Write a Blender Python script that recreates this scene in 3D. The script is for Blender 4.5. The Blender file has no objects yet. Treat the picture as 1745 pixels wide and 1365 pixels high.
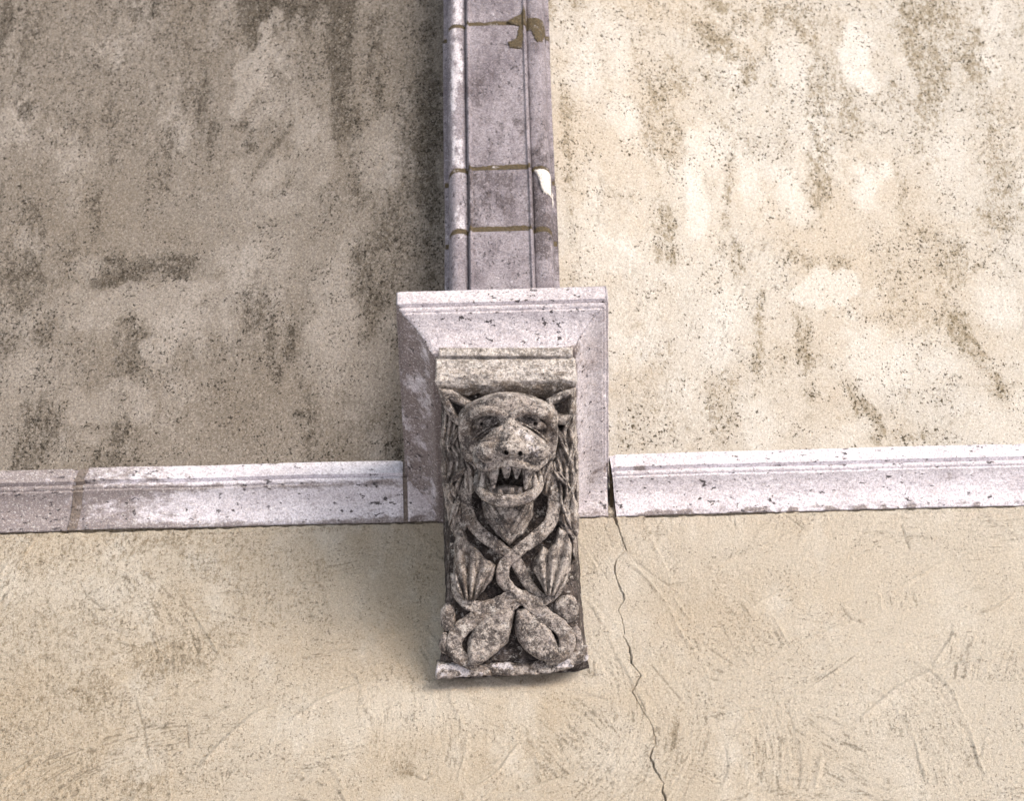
import bpy, math
import numpy as np
from mathutils import Matrix, Vector

S = bpy.context.scene
C = S.collection
PI = math.pi

# ------------------------------------------------------------------ camera
PITCH = math.radians(50.0)
ROLL = math.radians(1.5)
FPX = 5800.0                      # focal length in photo pixels (photo is 1745 wide)
W0, H0 = 1745.0, 1365.0
FWD = np.array([0, math.cos(PITCH), math.sin(PITCH)])
RT0 = np.array([1.0, 0, 0])
UP0 = np.cross(RT0, FWD)
RT = RT0 * math.cos(ROLL) - UP0 * math.sin(ROLL)
UP = UP0 * math.cos(ROLL) + RT0 * math.sin(ROLL)


def ray(px, py):
    return FWD + RT * ((px - W0 / 2) / FPX) + UP * ((H0 / 2 - py) / FPX)


D0 = 8.45
CAM = -ray(866, 885) * D0         # the foot of the moulding at the corbel's axis is the origin


def on_y(px, py, y):              # point of a vertical plane seen at a photo position
    r = ray(px, py)
    return CAM + r * ((y - CAM[1]) / r[1])


def on_z(px, py, z):
    r = ray(px, py)
    return CAM + r * ((z - CAM[2]) / r[2])


cam_d = bpy.data.cameras.new('camera')
cam = bpy.data.objects.new('camera', cam_d)
C.objects.link(cam)
M = Matrix.Identity(4)
for i in range(3):
    M[i][0] = RT[i]; M[i][1] = UP[i]; M[i][2] = -FWD[i]; M[i][3] = CAM[i]
cam.matrix_world = M
cam_d.sensor_width = 36.0
cam_d.lens = 36.0 * FPX / W0
cam_d.clip_start = 0.1
cam_d.clip_end = 200
cam_d.dof.use_dof = True
cam_d.dof.focus_distance = 8.0
cam_d.dof.aperture_fstop = 6.3
S.camera = cam

# ------------------------------------------------------------------ light
SUN_EL = math.radians(8)
SUN_AZ = math.radians(38)         # to the right of straight out from the wall
to_sun = Vector((math.sin(SUN_AZ) * math.cos(SUN_EL), -math.cos(SUN_AZ) * math.cos(SUN_EL), math.sin(SUN_EL)))
sd = bpy.data.lights.new('sun', 'SUN')
sd.energy = 1.5
sd.angle = math.radians(34)
sd.color = (1.0, 0.965, 0.945)
so = bpy.data.objects.new('sun', sd)
so.rotation_euler = to_sun.to_track_quat('Z', 'Y').to_euler()
so.location = (6, -6, 3)
C.objects.link(so)

wd = bpy.data.worlds.new('World')
S.world = wd
wd.use_nodes = True
nt = wd.node_tree
nt.nodes.clear()
out = nt.nodes.new('ShaderNodeOutputWorld')
bg = nt.nodes.new('ShaderNodeBackground')
sky = nt.nodes.new('ShaderNodeTexSky')
sky.sky_type = 'NISHITA'
sky.sun_disc = False
sky.sun_elevation = SUN_EL
sky.sun_rotation = math.atan2(to_sun.x, to_sun.y)
bg.inputs['Strength'].default_value = 0.08
bg2 = nt.nodes.new('ShaderNodeBackground')      # fill added below the horizon, standing in for light off unseen ground
bg2.inputs['Color'].default_value = (1.0, 0.965, 1.0, 1)
bg2.inputs['Strength'].default_value = 0.36
tc = nt.nodes.new('ShaderNodeTexCoord')
sx = nt.nodes.new('ShaderNodeSeparateXYZ')
mr = nt.nodes.new('ShaderNodeMapRange')
mr.inputs[1].default_value = -0.02
mr.inputs[2].default_value = 0.02
mx = nt.nodes.new('ShaderNodeMixShader')
nt.links.new(sky.outputs[0], bg.inputs['Color'])
nt.links.new(tc.outputs['Generated'], sx.inputs[0])
nt.links.new(sx.outputs['Z'], mr.inputs[0])
nt.links.new(mr.outputs[0], mx.inputs[0])
nt.links.new(bg2.outputs[0], mx.inputs[1])
nt.links.new(bg.outputs[0], mx.inputs[2])
nt.links.new(mx.outputs[0], out.inputs['Surface'])

S.view_settings.view_transform = 'Standard'
S.view_settings.look = 'None'
S.view_settings.exposure = 1.5
S.view_settings.gamma = 1.0
S.view_settings.use_curve_mapping = False

# ------------------------------------------------------------------ numpy noise
def _h(ix, iy, iz, seed):
    ix = ix.astype(np.uint32); iy = iy.astype(np.uint32); iz = iz.astype(np.uint32)
    n = ix * np.uint32(374761393) + iy * np.uint32(668265263) + iz * np.uint32(2147483647) + np.uint32((seed * 974634777) & 0xffffffff)
    n = (n ^ (n >> np.uint32(13))) * np.uint32(1274126177)
    n = n ^ (n >> np.uint32(16))
    return (n & np.uint32(0xffffff)).astype(np.float32) / np.float32(0xffffff) * 2 - 1


def n2(x, y, seed=0):
    x = x + 1000.0; y = y + 1000.0
    xi = np.floor(x); yi = np.floor(y)
    fx = (x - xi).astype(np.float32); fy = (y - yi).astype(np.float32)
    xi = xi.astype(np.int64); yi = yi.astype(np.int64)
    fx = fx * fx * (3 - 2 * fx); fy = fy * fy * (3 - 2 * fy)
    z = np.zeros_like(xi)
    a = _h(xi, yi, z, seed); b = _h(xi + 1, yi, z, seed)
    c = _h(xi, yi + 1, z, seed); d = _h(xi + 1, yi + 1, z, seed)
    return (a + (b - a) * fx) * (1 - fy) + (c + (d - c) * fx) * fy


def n3(x, y, z, seed=0):
    x = x + 1000.0; y = y + 1000.0; z = z + 1000.0
    xi = np.floor(x); yi = np.floor(y); zi = np.floor(z)
    fx = x - xi; fy = y - yi; fz = z - zi
    xi = xi.astype(np.int64); yi = yi.astype(np.int64); zi = zi.astype(np.int64)
    fx = fx * fx * (3 - 2 * fx); fy = fy * fy * (3 - 2 * fy); fz = fz * fz * (3 - 2 * fz)
    r = 0
    for k in (0, 1):
        a = _h(xi, yi, zi + k, seed); b = _h(xi + 1, yi, zi + k, seed)
        c = _h(xi, yi + 1, zi + k, seed); d = _h(xi + 1, yi + 1, zi + k, seed)
        v = (a + (b - a) * fx) * (1 - fy) + (c + (d - c) * fx) * fy
        r = r + v * (fz if k else 1 - fz)
    return r


def f2(x, y, seed=0, o=4):
    r = 0; a = 1; t = 0
    for i in range(o):
        r = r + a * n2(x * 2 ** i, y * 2 ** i, seed + i * 7); t += a; a *= .55
    return r / t


def f3(x, y, z, seed=0, o=3):
    r = 0; a = 1; t = 0
    for i in range(o):
        r = r + a * n3(x * 2 ** i, y * 2 ** i, z * 2 ** i, seed + i * 7); t += a; a *= .55
    return r / t


def sstep(a, b, x):
    t = np.clip((x - a) / (b - a), 0, 1)
    return t * t * (3 - 2 * t)


# ------------------------------------------------------------------ mesh helpers
def mesh_np(name, V, Q, mat, parent=None, smooth=True, attrs=None):
    me = bpy.data.meshes.new(name)
    V = np.asarray(V, dtype=np.float32); Q = np.asarray(Q, dtype=np.int32)
    me.vertices.add(len(V)); me.vertices.foreach_set('co', V.ravel())
    k = Q.shape[1]
    me.loops.add(Q.size); me.loops.foreach_set('vertex_index', Q.ravel())
    me.polygons.add(len(Q))
    me.polygons.foreach_set('loop_start', np.arange(len(Q), dtype=np.int32) * k)
    me.polygons.foreach_set('use_smooth', np.full(len(Q), smooth))
    me.update(calc_edges=True)
    me.validate()
    if attrs:
        for n, a in attrs.items():
            at = me.attributes.new(n, 'FLOAT', 'POINT')
            at.data.foreach_set('value', np.asarray(a, dtype=np.float32).ravel())
    me.materials.append(mat)
    o = bpy.data.objects.new(name, me)
    C.objects.link(o)
    if parent:
        o.parent = parent
        o.matrix_parent_inverse = Matrix.Translation(parent.location).inverted()
    return o


def grid_faces(nu, nv, flip=False):
    i = np.arange(nu - 1)[:, None]; j = np.arange(nv - 1)[None, :]
    a = (i * nv + j).ravel(); b = ((i + 1) * nv + j).ravel()
    c = ((i + 1) * nv + j + 1).ravel(); d = (i * nv + j + 1).ravel()
    return np.stack([a, d, c, b] if flip else [a, b, c, d], 1)


def thing(name, label, cat, loc=(0, 0, 0), group=None):
    o = bpy.data.objects.new(name, None)
    C.objects.link(o)
    o.location = loc
    o.empty_display_size = 0.1
    tag(o, label, cat, group)
    return o


def tag(o, label, cat, group=None):
    o['label'] = label; o['category'] = cat
    if group:
        o['group'] = group


# ------------------------------------------------------------------ node helpers
class NT:
    def __init__(s, name):
        s.m = bpy.data.materials.new(name); s.m.use_nodes = True
        s.t = s.m.node_tree; s.b = s.t.nodes['Principled BSDF']
        g = s.t.nodes.new('ShaderNodeNewGeometry'); s.pos = g.outputs['Position']

    def n(s, ty, **k):
        return s.t.nodes.new(ty)

    def set(s, sock, v):
        if isinstance(v, bpy.types.NodeSocket): s.t.links.new(v, sock)
        else: sock.default_value = v

    def noise(s, scale, det=6, rough=.6, stretch=None, dist=0.0, off=0, rot=None):
        n = s.n('ShaderNodeTexNoise')
        n.inputs['Scale'].default_value = scale; n.inputs['Detail'].default_value = det
        n.inputs['Roughness'].default_value = rough; n.inputs['Distortion'].default_value = dist
        mp = s.n('ShaderNodeMapping'); s.t.links.new(s.pos, mp.inputs[0])
        mp.inputs['Location'].default_value = (off, off * .7, off * 1.3)
        if stretch: mp.inputs['Scale'].default_value = stretch
        if rot: mp.inputs['Rotation'].default_value = rot
        s.t.links.new(mp.outputs[0], n.inputs['Vector'])
        return n.outputs[0]

    def voro(s, scale, feat='F1', stretch=None, off=0, rand=1):
        n = s.n('ShaderNodeTexVoronoi'); n.feature = feat
        n.inputs['Scale'].default_value = scale; n.inputs['Randomness'].default_value = rand
        mp = s.n('ShaderNodeMapping'); s.t.links.new(s.pos, mp.inputs[0])
        mp.inputs['Location'].default_value = (off, off * .7, off * 1.3)
        if stretch: mp.inputs['Scale'].default_value = stretch
        s.t.links.new(mp.outputs[0], n.inputs['Vector'])
        return n

    def ramp(s, v, lo, hi, a=0.0, b=1.0):
        n = s.n('ShaderNodeMapRange'); n.interpolation_type = 'SMOOTHSTEP'
        s.set(n.inputs[0], v); s.set(n.inputs[1], lo); s.set(n.inputs[2], hi); s.set(n.inputs[3], a); s.set(n.inputs[4], b)
        return n.outputs[0]

    def math(s, op, a, b=0.0, clamp=False):
        n = s.n('ShaderNodeMath'); n.operation = op; n.use_clamp = clamp
        s.set(n.inputs[0], a); s.set(n.inputs[1], b)
        return n.outputs[0]

    def mix(s, f, a, b):
        n = s.n('ShaderNodeMix'); n.data_type = 'RGBA'
        s.set(n.inputs[0], f)
        s.set(n.inputs[6], a if isinstance(a, bpy.types.NodeSocket) else (*a, 1))
        s.set(n.inputs[7], b if isinstance(b, bpy.types.NodeSocket) else (*b, 1))
        return n.outputs[2]

    def attr(s, name):
        n = s.n('ShaderNodeAttribute'); n.attribute_name = name
        return n.outputs['Fac']

    def bump(s, h, dist, strength=1.0, prev=None):
        n = s.n('ShaderNodeBump')
        n.inputs['Distance'].default_value = dist; n.inputs['Strength'].default_value = strength
        s.set(n.inputs['Height'], h)
        if prev is not None: s.t.links.new(prev, n.inputs['Normal'])
        return n.outputs[0]

    def done(s, col, nrm=None, rough=.92):
        s.set(s.b.inputs['Base Color'], col); s.set(s.b.inputs['Roughness'], rough)
        s.b.inputs['Specular IOR Level'].default_value = 0.2
        if nrm is not None: s.t.links.new(nrm, s.b.inputs['Normal'])
        return s.m


def plaster(name, base, warm, pale, dirt_shade, speck=.5, rough_amt=1.0, grain=1.0):
    k = NT(name)
    # large drifting tones of the wash itself
    c = k.mix(k.ramp(k.noise(2.2, 5, .6, off=3), .35, .68), base, warm)
    c = k.mix(k.ramp(k.noise(3.6, 7, .65, (1.6, 1.6, .75), off=9), .50, .70, 0, .75), c, pale)
    st = k.attr('stain_shade'); pl = k.attr('pale')
    br = k.noise(46, 10, .86, (1.5, 1, .75), off=5)
    # stains and painted shade break up through the grain
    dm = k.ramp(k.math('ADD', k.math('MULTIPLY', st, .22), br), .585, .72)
    c = k.mix(k.math('MULTIPLY', dm, .85), c, dirt_shade)
    c = k.mix(k.math('MULTIPLY', st, .12), c, dirt_shade)
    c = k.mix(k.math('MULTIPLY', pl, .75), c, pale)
    pt = k.attr('pit')
    c = k.mix(k.math('MULTIPLY', pt, .65), c, [v * .45 for v in dirt_shade])
    gm = k.noise(190, 3, .8, (1, 1, .75), off=31)
    c = k.mix(k.ramp(gm, .33, .56, .42 * grain, 0), c, [v * .6 for v in dirt_shade])
    c = k.mix(k.ramp(gm, .52, .70, 0, .45 * grain), c, [min(.9, v * 1.22) for v in pale])
    # grain and short dark specks
    g = k.noise(420, 4, .75, off=1)
    c = k.mix(k.ramp(g, .36, .64, .34, 0), c, [v * .45 for v in dirt_shade])
    c = k.mix(k.ramp(g, .50, .72, 0, .30), c, [min(1, v * 1.18) for v in pale])
    s1 = k.noise(150, 3, .6, (1, 1, .7), off=7)
    s2 = k.noise(11, 7, .7, off=11)
    th = k.ramp(k.math('ADD', s2, k.math('MULTIPLY', st, .22)), .40, .70, .32, .425)
    sp = k.ramp(k.math('SUBTRACT', th, s1), -.003, .02)
    c = k.mix(k.math('MULTIPLY', sp, speck), c, [v * .28 for v in dirt_shade])
    b1 = k.bump(k.noise(110, 8, .78, (1.2, 1, .85), off=2), .0036 * rough_amt, 1.0)
    b2 = k.bump(g, .0010, .9, b1)
    b3 = k.bump(sp, -.0016, .8, b2)
    return k.done(c, b3)


def stone(name, base, grey, brown, pit=.55, brown_amt=.4, grey_amt=.6, pscale=120, bscale=1.0, stretch=(1, 1, 1), dark_amt=0.0):  # dark_amt: black crust and washed pale patches
    k = NT(name)
    c = k.mix(k.ramp(k.noise(9, 9, .72, stretch, off=4), .40, .66, 0, grey_amt), base, grey)
    c = k.mix(k.ramp(k.noise(42, 9, .8, stretch, off=24), .50, .66, 0, grey_amt * .95), c, grey)
    c = k.mix(k.ramp(k.noise(5, 8, .7, stretch, off=14), .52, .74, 0, brown_amt), c, brown)
    d = k.attr('dirt_shade')  # grime and painted shade; negative values lighten
    dn = k.ramp(k.math('ADD', k.math('MULTIPLY', d, .34), k.noise(34, 10, .8, stretch, off=21)), .56, .76)
    c = k.mix(k.math('MULTIPLY', dn, .9), c, [v * .42 for v in brown])
    if dark_amt:
        ln = k.noise(26, 10, .82, off=33)
        c = k.mix(k.ramp(ln, .485, .55, 0, min(1, dark_amt * 1.35)), c, [v * .2 for v in grey])
        c = k.mix(k.ramp(k.noise(33, 10, .82, off=41), .54, .61, 0, .85), c, (.72, .68, .65))
    wn = k.ramp(k.math('ADD', k.math('MULTIPLY', d, -.40), k.noise(38, 10, .8, stretch, off=51)), .56, .68)
    c = k.mix(k.math('MULTIPLY', wn, .8), c, (.80, .77, .84))
    g = k.noise(380, 4, .75, off=8)
    gm = k.noise(180, 3, .8, off=31)
    c = k.mix(k.ramp(gm, .34, .55, .55 * (1 + .4 * (dark_amt > 0)), 0), c, [v * .38 for v in grey])
    c = k.mix(k.ramp(gm, .53, .68, 0, .55), c, [min(.93, v * 1.3) for v in base])
    c = k.mix(k.ramp(g, .34, .62, .42, 0), c, [v * .40 for v in grey])
    c = k.mix(k.ramp(g, .52, .72, 0, .35), c, [min(.95, v * 1.25) for v in base])
    s1 = k.noise(pscale, 4, .65, stretch, off=17)
    s2 = k.noise(8, 4, .6, off=6)
    th = k.ramp(s2, .36, .66, .325, .40)
    sp = k.ramp(k.math('SUBTRACT', th, s1), -.002, .012)
    c = k.mix(k.math('MULTIPLY', sp, pit), c, [v * .16 for v in grey])
    b1 = k.bump(k.noise(70, 9, .75, stretch, off=2), .0042 * bscale, 1.0)
    b2 = k.bump(g, .0009, .9, b1)
    b3 = k.bump(sp, -.002, 1.0, b2)
    return k.done(c, b3, .88)


M_LOWER = plaster('ochre lime plaster', (.66, .59, .50), (.62, .525, .41), (.79, .74, .67), (.25, .195, .125), .5, 3.0, .62)
M_WEB_L = plaster('grey weathered render shaded side', (.295, .26, .228), (.24, .205, .170), (.49, .445, .41), (.06, .048, .034), .85, 1.7, 1.1)  # shade of the left web put into a darker base colour
M_WEB_R = plaster('pale weathered render lit side', (.64, .605, .565), (.59, .52, .44), (.81, .785, .76), (.23, .18, .105), .95, 1.6, .75)  # lit side of the vault, its brightness put into the base colour
M_STRING = stone('whitewashed limestone', (.84, .81, .90), (.50, .45, .50), (.45, .36, .34), .95, .25, .5, 80, .9, (.6, 1, 1))
M_IMPOST = stone('pale limestone of the impost', (.72, .68, .73), (.43, .38, .42), (.36, .27, .22), .95, .4, .6, 80, 1.1, (.7, 1, 1))
M_RIB = stone('violet grey rib stone', (.34, .31, .345), (.14, .12, .14), (.18, .145, .15), .7, .45, .85, 130, .6, (1, 1, .45))
M_CARVE = stone('carved limestone with black crust', (.52, .47, .435), (.235, .20, .195), (.25, .18, .13), .85, .45, .75, 110, 1.35, dark_amt=.75)
M_CAP = stone('tan limestone cap', (.63, .59, .575), (.36, .31, .27), (.34, .25, .17), .8, .5, .5, 110, 1.2, (.6, 1, 1.2), dark_amt=.5)
M_BLOCK = stone('crusted limestone with recess shade', (.16, .135, .125), (.08, .066, .066), (.10, .07, .05), .8, .5, .85, 110, 1.4, dark_amt=.75)  # crust, with the recesses' shade put into the dark base colour
M_MORTAR = stone('ochre mortar', (.125, .097, .06), (.08, .062, .042), (.10, .072, .04), .5, .6, .5, 160, 1.3)
M_MORTAR_G = stone('brown grey mortar', (.27, .225, .20), (.18, .15, .14), (.2, .14, .09), .5, .5, .5, 160, 1.3)
M_PATCH = stone('fresh white filler', (.74, .69, .66), (.66, .61, .58), (.6, .54, .48), .1, .2, .3, 160, .4)

# ------------------------------------------------------------------ lower plaster wall
rng = np.random.default_rng(7)


def xz(px, py, y=0.0):
    p = on_y(px, py, y)
    return p[0], p[2]


def blob(X, Z, px, py, wx, wz, ang=0.0, amt=1.0, y=0.0, rag=.5, seed=0, soft=True):
    cx, cz = xz(px, py, y)
    a = math.radians(ang)
    sxm = wx / 700.0; szm = wz / 450.0
    dx = X - cx; dz = Z - cz
    u = (dx * math.cos(a) + dz * math.sin(a)) / sxm
    v = (-dx * math.sin(a) + dz * math.cos(a)) / szm
    d = np.sqrt(u * u + v * v) + rag * f2(X * 14, Z * 9, 50 + seed, 4)
    return amt * (1 - sstep(.25, 1.35, d) if soft else 1 - sstep(.72, 1.05, d))


def swipes(X, Z, n, seed, area, amp=1.0, arc_dir=None, R=(.45, 1.3), hw=(.05, .13)):
    r_ = np.random.default_rng(seed)
    Hh = .0006 * f2(X * 9, Z * 9, seed, 4)
    pit = np.zeros_like(X)
    x0, x1, z0, z1 = area
    for i in range(n):
        bx = r_.uniform(x0, x1); bz = r_.uniform(z0, z1)
        Rr = r_.uniform(*R); a0 = r_.uniform(0, 2 * PI) if arc_dir is None else math.radians(r_.uniform(*arc_dir))
        cx = bx - Rr * math.cos(a0); cz = bz - Rr * math.sin(a0)
        h = r_.uniform(*hw); L = r_.uniform(.05, .42)
        sel = (np.abs(X - bx) < L + h + .1) & (np.abs(Z - bz) < L + h + .1)
        if not sel.any(): continue
        x = X[sel]; z = Z[sel]
        rr = np.hypot(x - cx, z - cz)
        an = np.arctan2(z - cz, x - cx) - a0
        an = (an + PI) % (2 * PI) - PI
        s = an * Rr
        wob = .25 * n2(s * 9 + i, rr * 3, seed + 3)
        t = (rr - Rr) / h + wob
        e = np.abs(s) / L + .25 * n2(rr * 30, s * 3, seed + 5)
        inside = (np.abs(t) < 1) & (e < 1)
        fade = (1 - sstep(.55, 1.0, e))
        k = r_.uniform(.3, 1.0)
        stri = n2(rr * 150 + 7 * i, s * 7, seed + i) * .00028 + n2(rr * 320, s * 22, seed + i + 1) * .00020 + n2(rr * 330, s * 200, seed + 9) * .00022
        lvl = r_.uniform(-.0007, .0009)
        ridge = .0021 * np.exp(-((t - .93) / .05) ** 2) * (r_.random() < .5) * (.5 + .5 * n2(s * 12, s * 0, i)) + .0005 * np.exp(-((t + .93) / .05) ** 2)
        new = lvl + stri * k * 1.3 + ridge
        cur = Hh[sel]
        Hh[sel] = np.where(inside, cur * (1 - fade) + new * fade, cur)
        pn = n2(rr * 260, s * 24, seed + i + 1) + .6 * n2(rr * 330, s * 200, seed + 9)
        pn = pn * (.75 + .5 * n2(rr * 140, s * 90, seed + 2))
        pp = sstep(.45, .95, pn + .3 * k * k) * fade * (.15 + .85 * k * k)
        pit[sel] = np.where(inside, pp, pit[sel])
    return Hh * amp, pit


def lower_wall():
    ck = [(1047, 884), (1060, 918), (1067, 938), (1049, 955), (1046, 975), (1056, 998), (1064, 1022), (1054, 1040), (1062, 1062), (1063, 1086), (1074, 1105),
          (1076, 1130), (1093, 1152), (1077, 1180), (1091, 1206), (1104, 1226), (1114, 1245), (1117, 1268), (1107, 1290), (1120, 1318), (1131, 1335), (1129, 1346), (1135, 1366), (1142, 1395), (1138, 1440)]
    cp = np.array([xz(a, b) for a, b in ck])
    zs = np.arange(-1.75, .10, .0031)
    cx = np.interp(zs, cp[::-1, 1], cp[::-1, 0])
    cx = cx + .0016 * n2(zs * 60, zs * 0, 4) + .0012 * n2(zs * 150, zs * 0, 5)
    xc0 = .30
    xl = np.arange(-1.95, xc0 - .003, .0031); xr = np.arange(xc0 + .003, 1.95, .0031)
    xs = np.concatenate([xl, [xc0 - .0021, xc0, xc0 + .0021], xr])
    ic = len(xl) + 1
    X, Z = np.meshgrid(xs, zs, indexing='ij')
    w = np.exp(-np.clip(np.abs(X - xc0) - .02, 0, None) ** 2 / .12 ** 2)
    X = X + (cx[None, :] - xc0) * w
    Hh, pit = swipes(X, Z, 300, 3, (-1.9, 1.9, -1.7, .05), 2.5)
    # broad undulation and a rough, crumbly grain in some areas
    rough = sstep(-.05, .35, f2(X * 3.5, Z * 3.5, 77, 3))
    Hh += (.0016 * f2(X * 3, Z * 3, 31, 2) + rough * .0013 * f2(X * 150, Z * 110, 8, 2) + .00022 * f2(X * 220, Z * 170, 18, 2))
    # raised trowel edges seen in the photograph
    def edge(pts, amp, wd):
        P = np.array([xz(a, b) for a, b in pts])
        best = np.full(X.shape, 9.0)
        for (ax, az), (bx, bz) in zip(P[:-1], P[1:]):
            dx, dz = bx - ax, bz - az
            t = np.clip(((X - ax) * dx + (Z - az) * dz) / (dx * dx + dz * dz), 0, 1)
            best = np.minimum(best, np.hypot(X - ax - t * dx, Z - az - t * dz))
        return amp * np.exp(-(best / wd) ** 2)
    for pts, a, wd_ in [([(345, 1305), (385, 1262), (430, 1222), (450, 1212)], .0017, .006), ([(500, 1225), (545, 1195), (600, 1172), (660, 1160), (740, 1163)], .0013, .005),
                        ([(0, 1338), (40, 1308), (80, 1285)], .0016, .006), ([(1470, 1225), (1530, 1175), (1600, 1140), (1680, 1125), (1760, 1120)], .0016, .006),
                        ([(1265, 1050), (1290, 1030), (1340, 1003)], .0010, .004), ([(1210, 965), (1290, 935), (1360, 905)], .0010, .005),
                        ([(1690, 888), (1720, 905), (1745, 920)], .0011, .005), ([(230, 1190), (245, 1240), (252, 1290)], -.0022, .0025), ([(318, 1235), (322, 1275)], -.0018, .0025),
                        ([(134, 992), (150, 1018), (178, 1042)], -.0022, .0022), ([(1535, 895), (1550, 935)], -.0022, .0025), ([(1340, 880), (1375, 905)], -.0016, .0025),
                        ([(1080, 955), (1120, 985), (1140, 997), (1165, 992)], -.0018, .002), ([(1430, 1030), (1450, 1055), (1470, 1062)], -.002, .0025),
                        ([(1110, 1135), (1135, 1165), (1165, 1200)], -.0016, .0022), ([(540, 955), (545, 990)], -.0016, .002), ([(560, 965), (590, 960), (608, 955)], -.0016, .002), ([(1030, 898), (1038, 918), (1043, 932)], -.0016, .0018), ([(1150, 882), (1130, 884), (1121, 896)], -.0016, .0018),
                        ([(1012, 950), (1022, 968), (1034, 985)], -.0014, .0018), ([(1010, 1122), (1013, 1150)], -.0016, .0018), ([(700, 1320), (722, 1330), (735, 1322)], -.002, .0028)]:
        e_ = edge(pts, 1.0, wd_ * (1.0 if a < 0 else 1.15))
        Hh += e_ * a * (3.2 if a > 0 else 1.3)
        if a < 0: pit = np.maximum(pit, .85 * e_ * sstep(-.7, .1, n2(X * 120, Z * 120, 91)))
    st0 = .5 * sstep(.1, -1.2, X) + .18 * sstep(.15, .6, rough)  # light falloff painted in, darker to the left; plus rough patches
    Y = -Hh
    # settlement crack, open a few millimetres
    fade = sstep(-.004, .004, 0 - Z[ic])
    Y[ic] += .022 * fade
    # open joint under the moulding's foot
    Y = Y + .014 * sstep(-.0052, -.0022, Z + .0015 * n2(X * 60, X * 0, 14)) * sstep(.012, .006, Z)
    st = st0; pl = .5 * sstep(.1, 1.0, X)  # right part lightened to paint the same falloff
    for i, b in enumerate([(1120, 905, 50, 14, 12, .8), (1150, 1250, 12, 40, -8, .9), (1180, 1010, 90, 50, 25, .45), (250, 925, 230, 8, -2, .7), (520, 905, 170, 8, 2, .8),  # long thin entries: darker bands below the moulding
                           (10, 1290, 40, 10, 0, .8), (300, 1180, 280, 90, 5, .30), (690, 1310, 30, 16, -30, .7), (420, 1330, 60, 40, 0, .4), (1640, 1260, 130, 90, -20, .45),
                           (1480, 880, 160, 20, 2, .3), (715, 950, 45, 120, 0, .5), (1690, 1010, 40, 30, 0, .5), (1430, 1055, 40, 14, -10, .6), (560, 965, 60, 24, 5, .5),  # tall entry paints the corbel's soft cast shadow
                           (1005, 1150, 16, 9, -20, 1.1), (870, 1164, 110, 5, 2, .8), (1330, 1330, 200, 30, 0, .3), (1560, 1290, 90, 40, 0, .35)]):  # wide thin entry: darker band below the corbel's foot
        st = np.maximum(st, (.6 if b[2] > 30 else 1) * blob(X, Z, *b[:4], b[4], b[5], seed=i))
    for i, b in enumerate([(690, 1210, 120, 50, 10, .8), (1250, 915, 90, 40, 20, .5), (1380, 1060, 140, 50, 10, .4), (1650, 1030, 120, 50, 15, .6), (1020, 1090, 60, 120, 0, .6), (1060, 1290, 90, 60, 0, .5), (130, 1010, 130, 30, 0, .4)]):
        pl = np.maximum(pl, blob(X, Z, *b[:4], b[4], b[5], seed=20 + i))
    hw_ = .0008 + .0022 * sstep(-.5, .6, n2(Z[ic] * 22, Z[ic] * 0, 33)) + .0008 * sstep(-.2, 0, Z[ic])
    X[ic - 1] = X[ic] - hw_; X[ic + 1] = X[ic] + hw_
    V = np.stack([X, Y, Z], -1).reshape(-1, 3)
    o = mesh_np('plaster_wall', V, grid_faces(len(xs), len(zs)), M_LOWER, attrs={'stain_shade': st, 'pale': pl, 'pit': pit})
    tag(o, 'ochre trowelled plaster wall below the white moulding, with a long crack', 'wall')
    return o


# ------------------------------------------------------------------ vault webs above the moulding
RIBY = -.215


def web_y(X, Z):
    up = sstep(.15, .95, Z)
    return RIBY * up * np.exp(-(np.abs(X) / .75) ** 1.5) + .02 - .035 * np.clip(Z - .2, 0, None) ** 2


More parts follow.
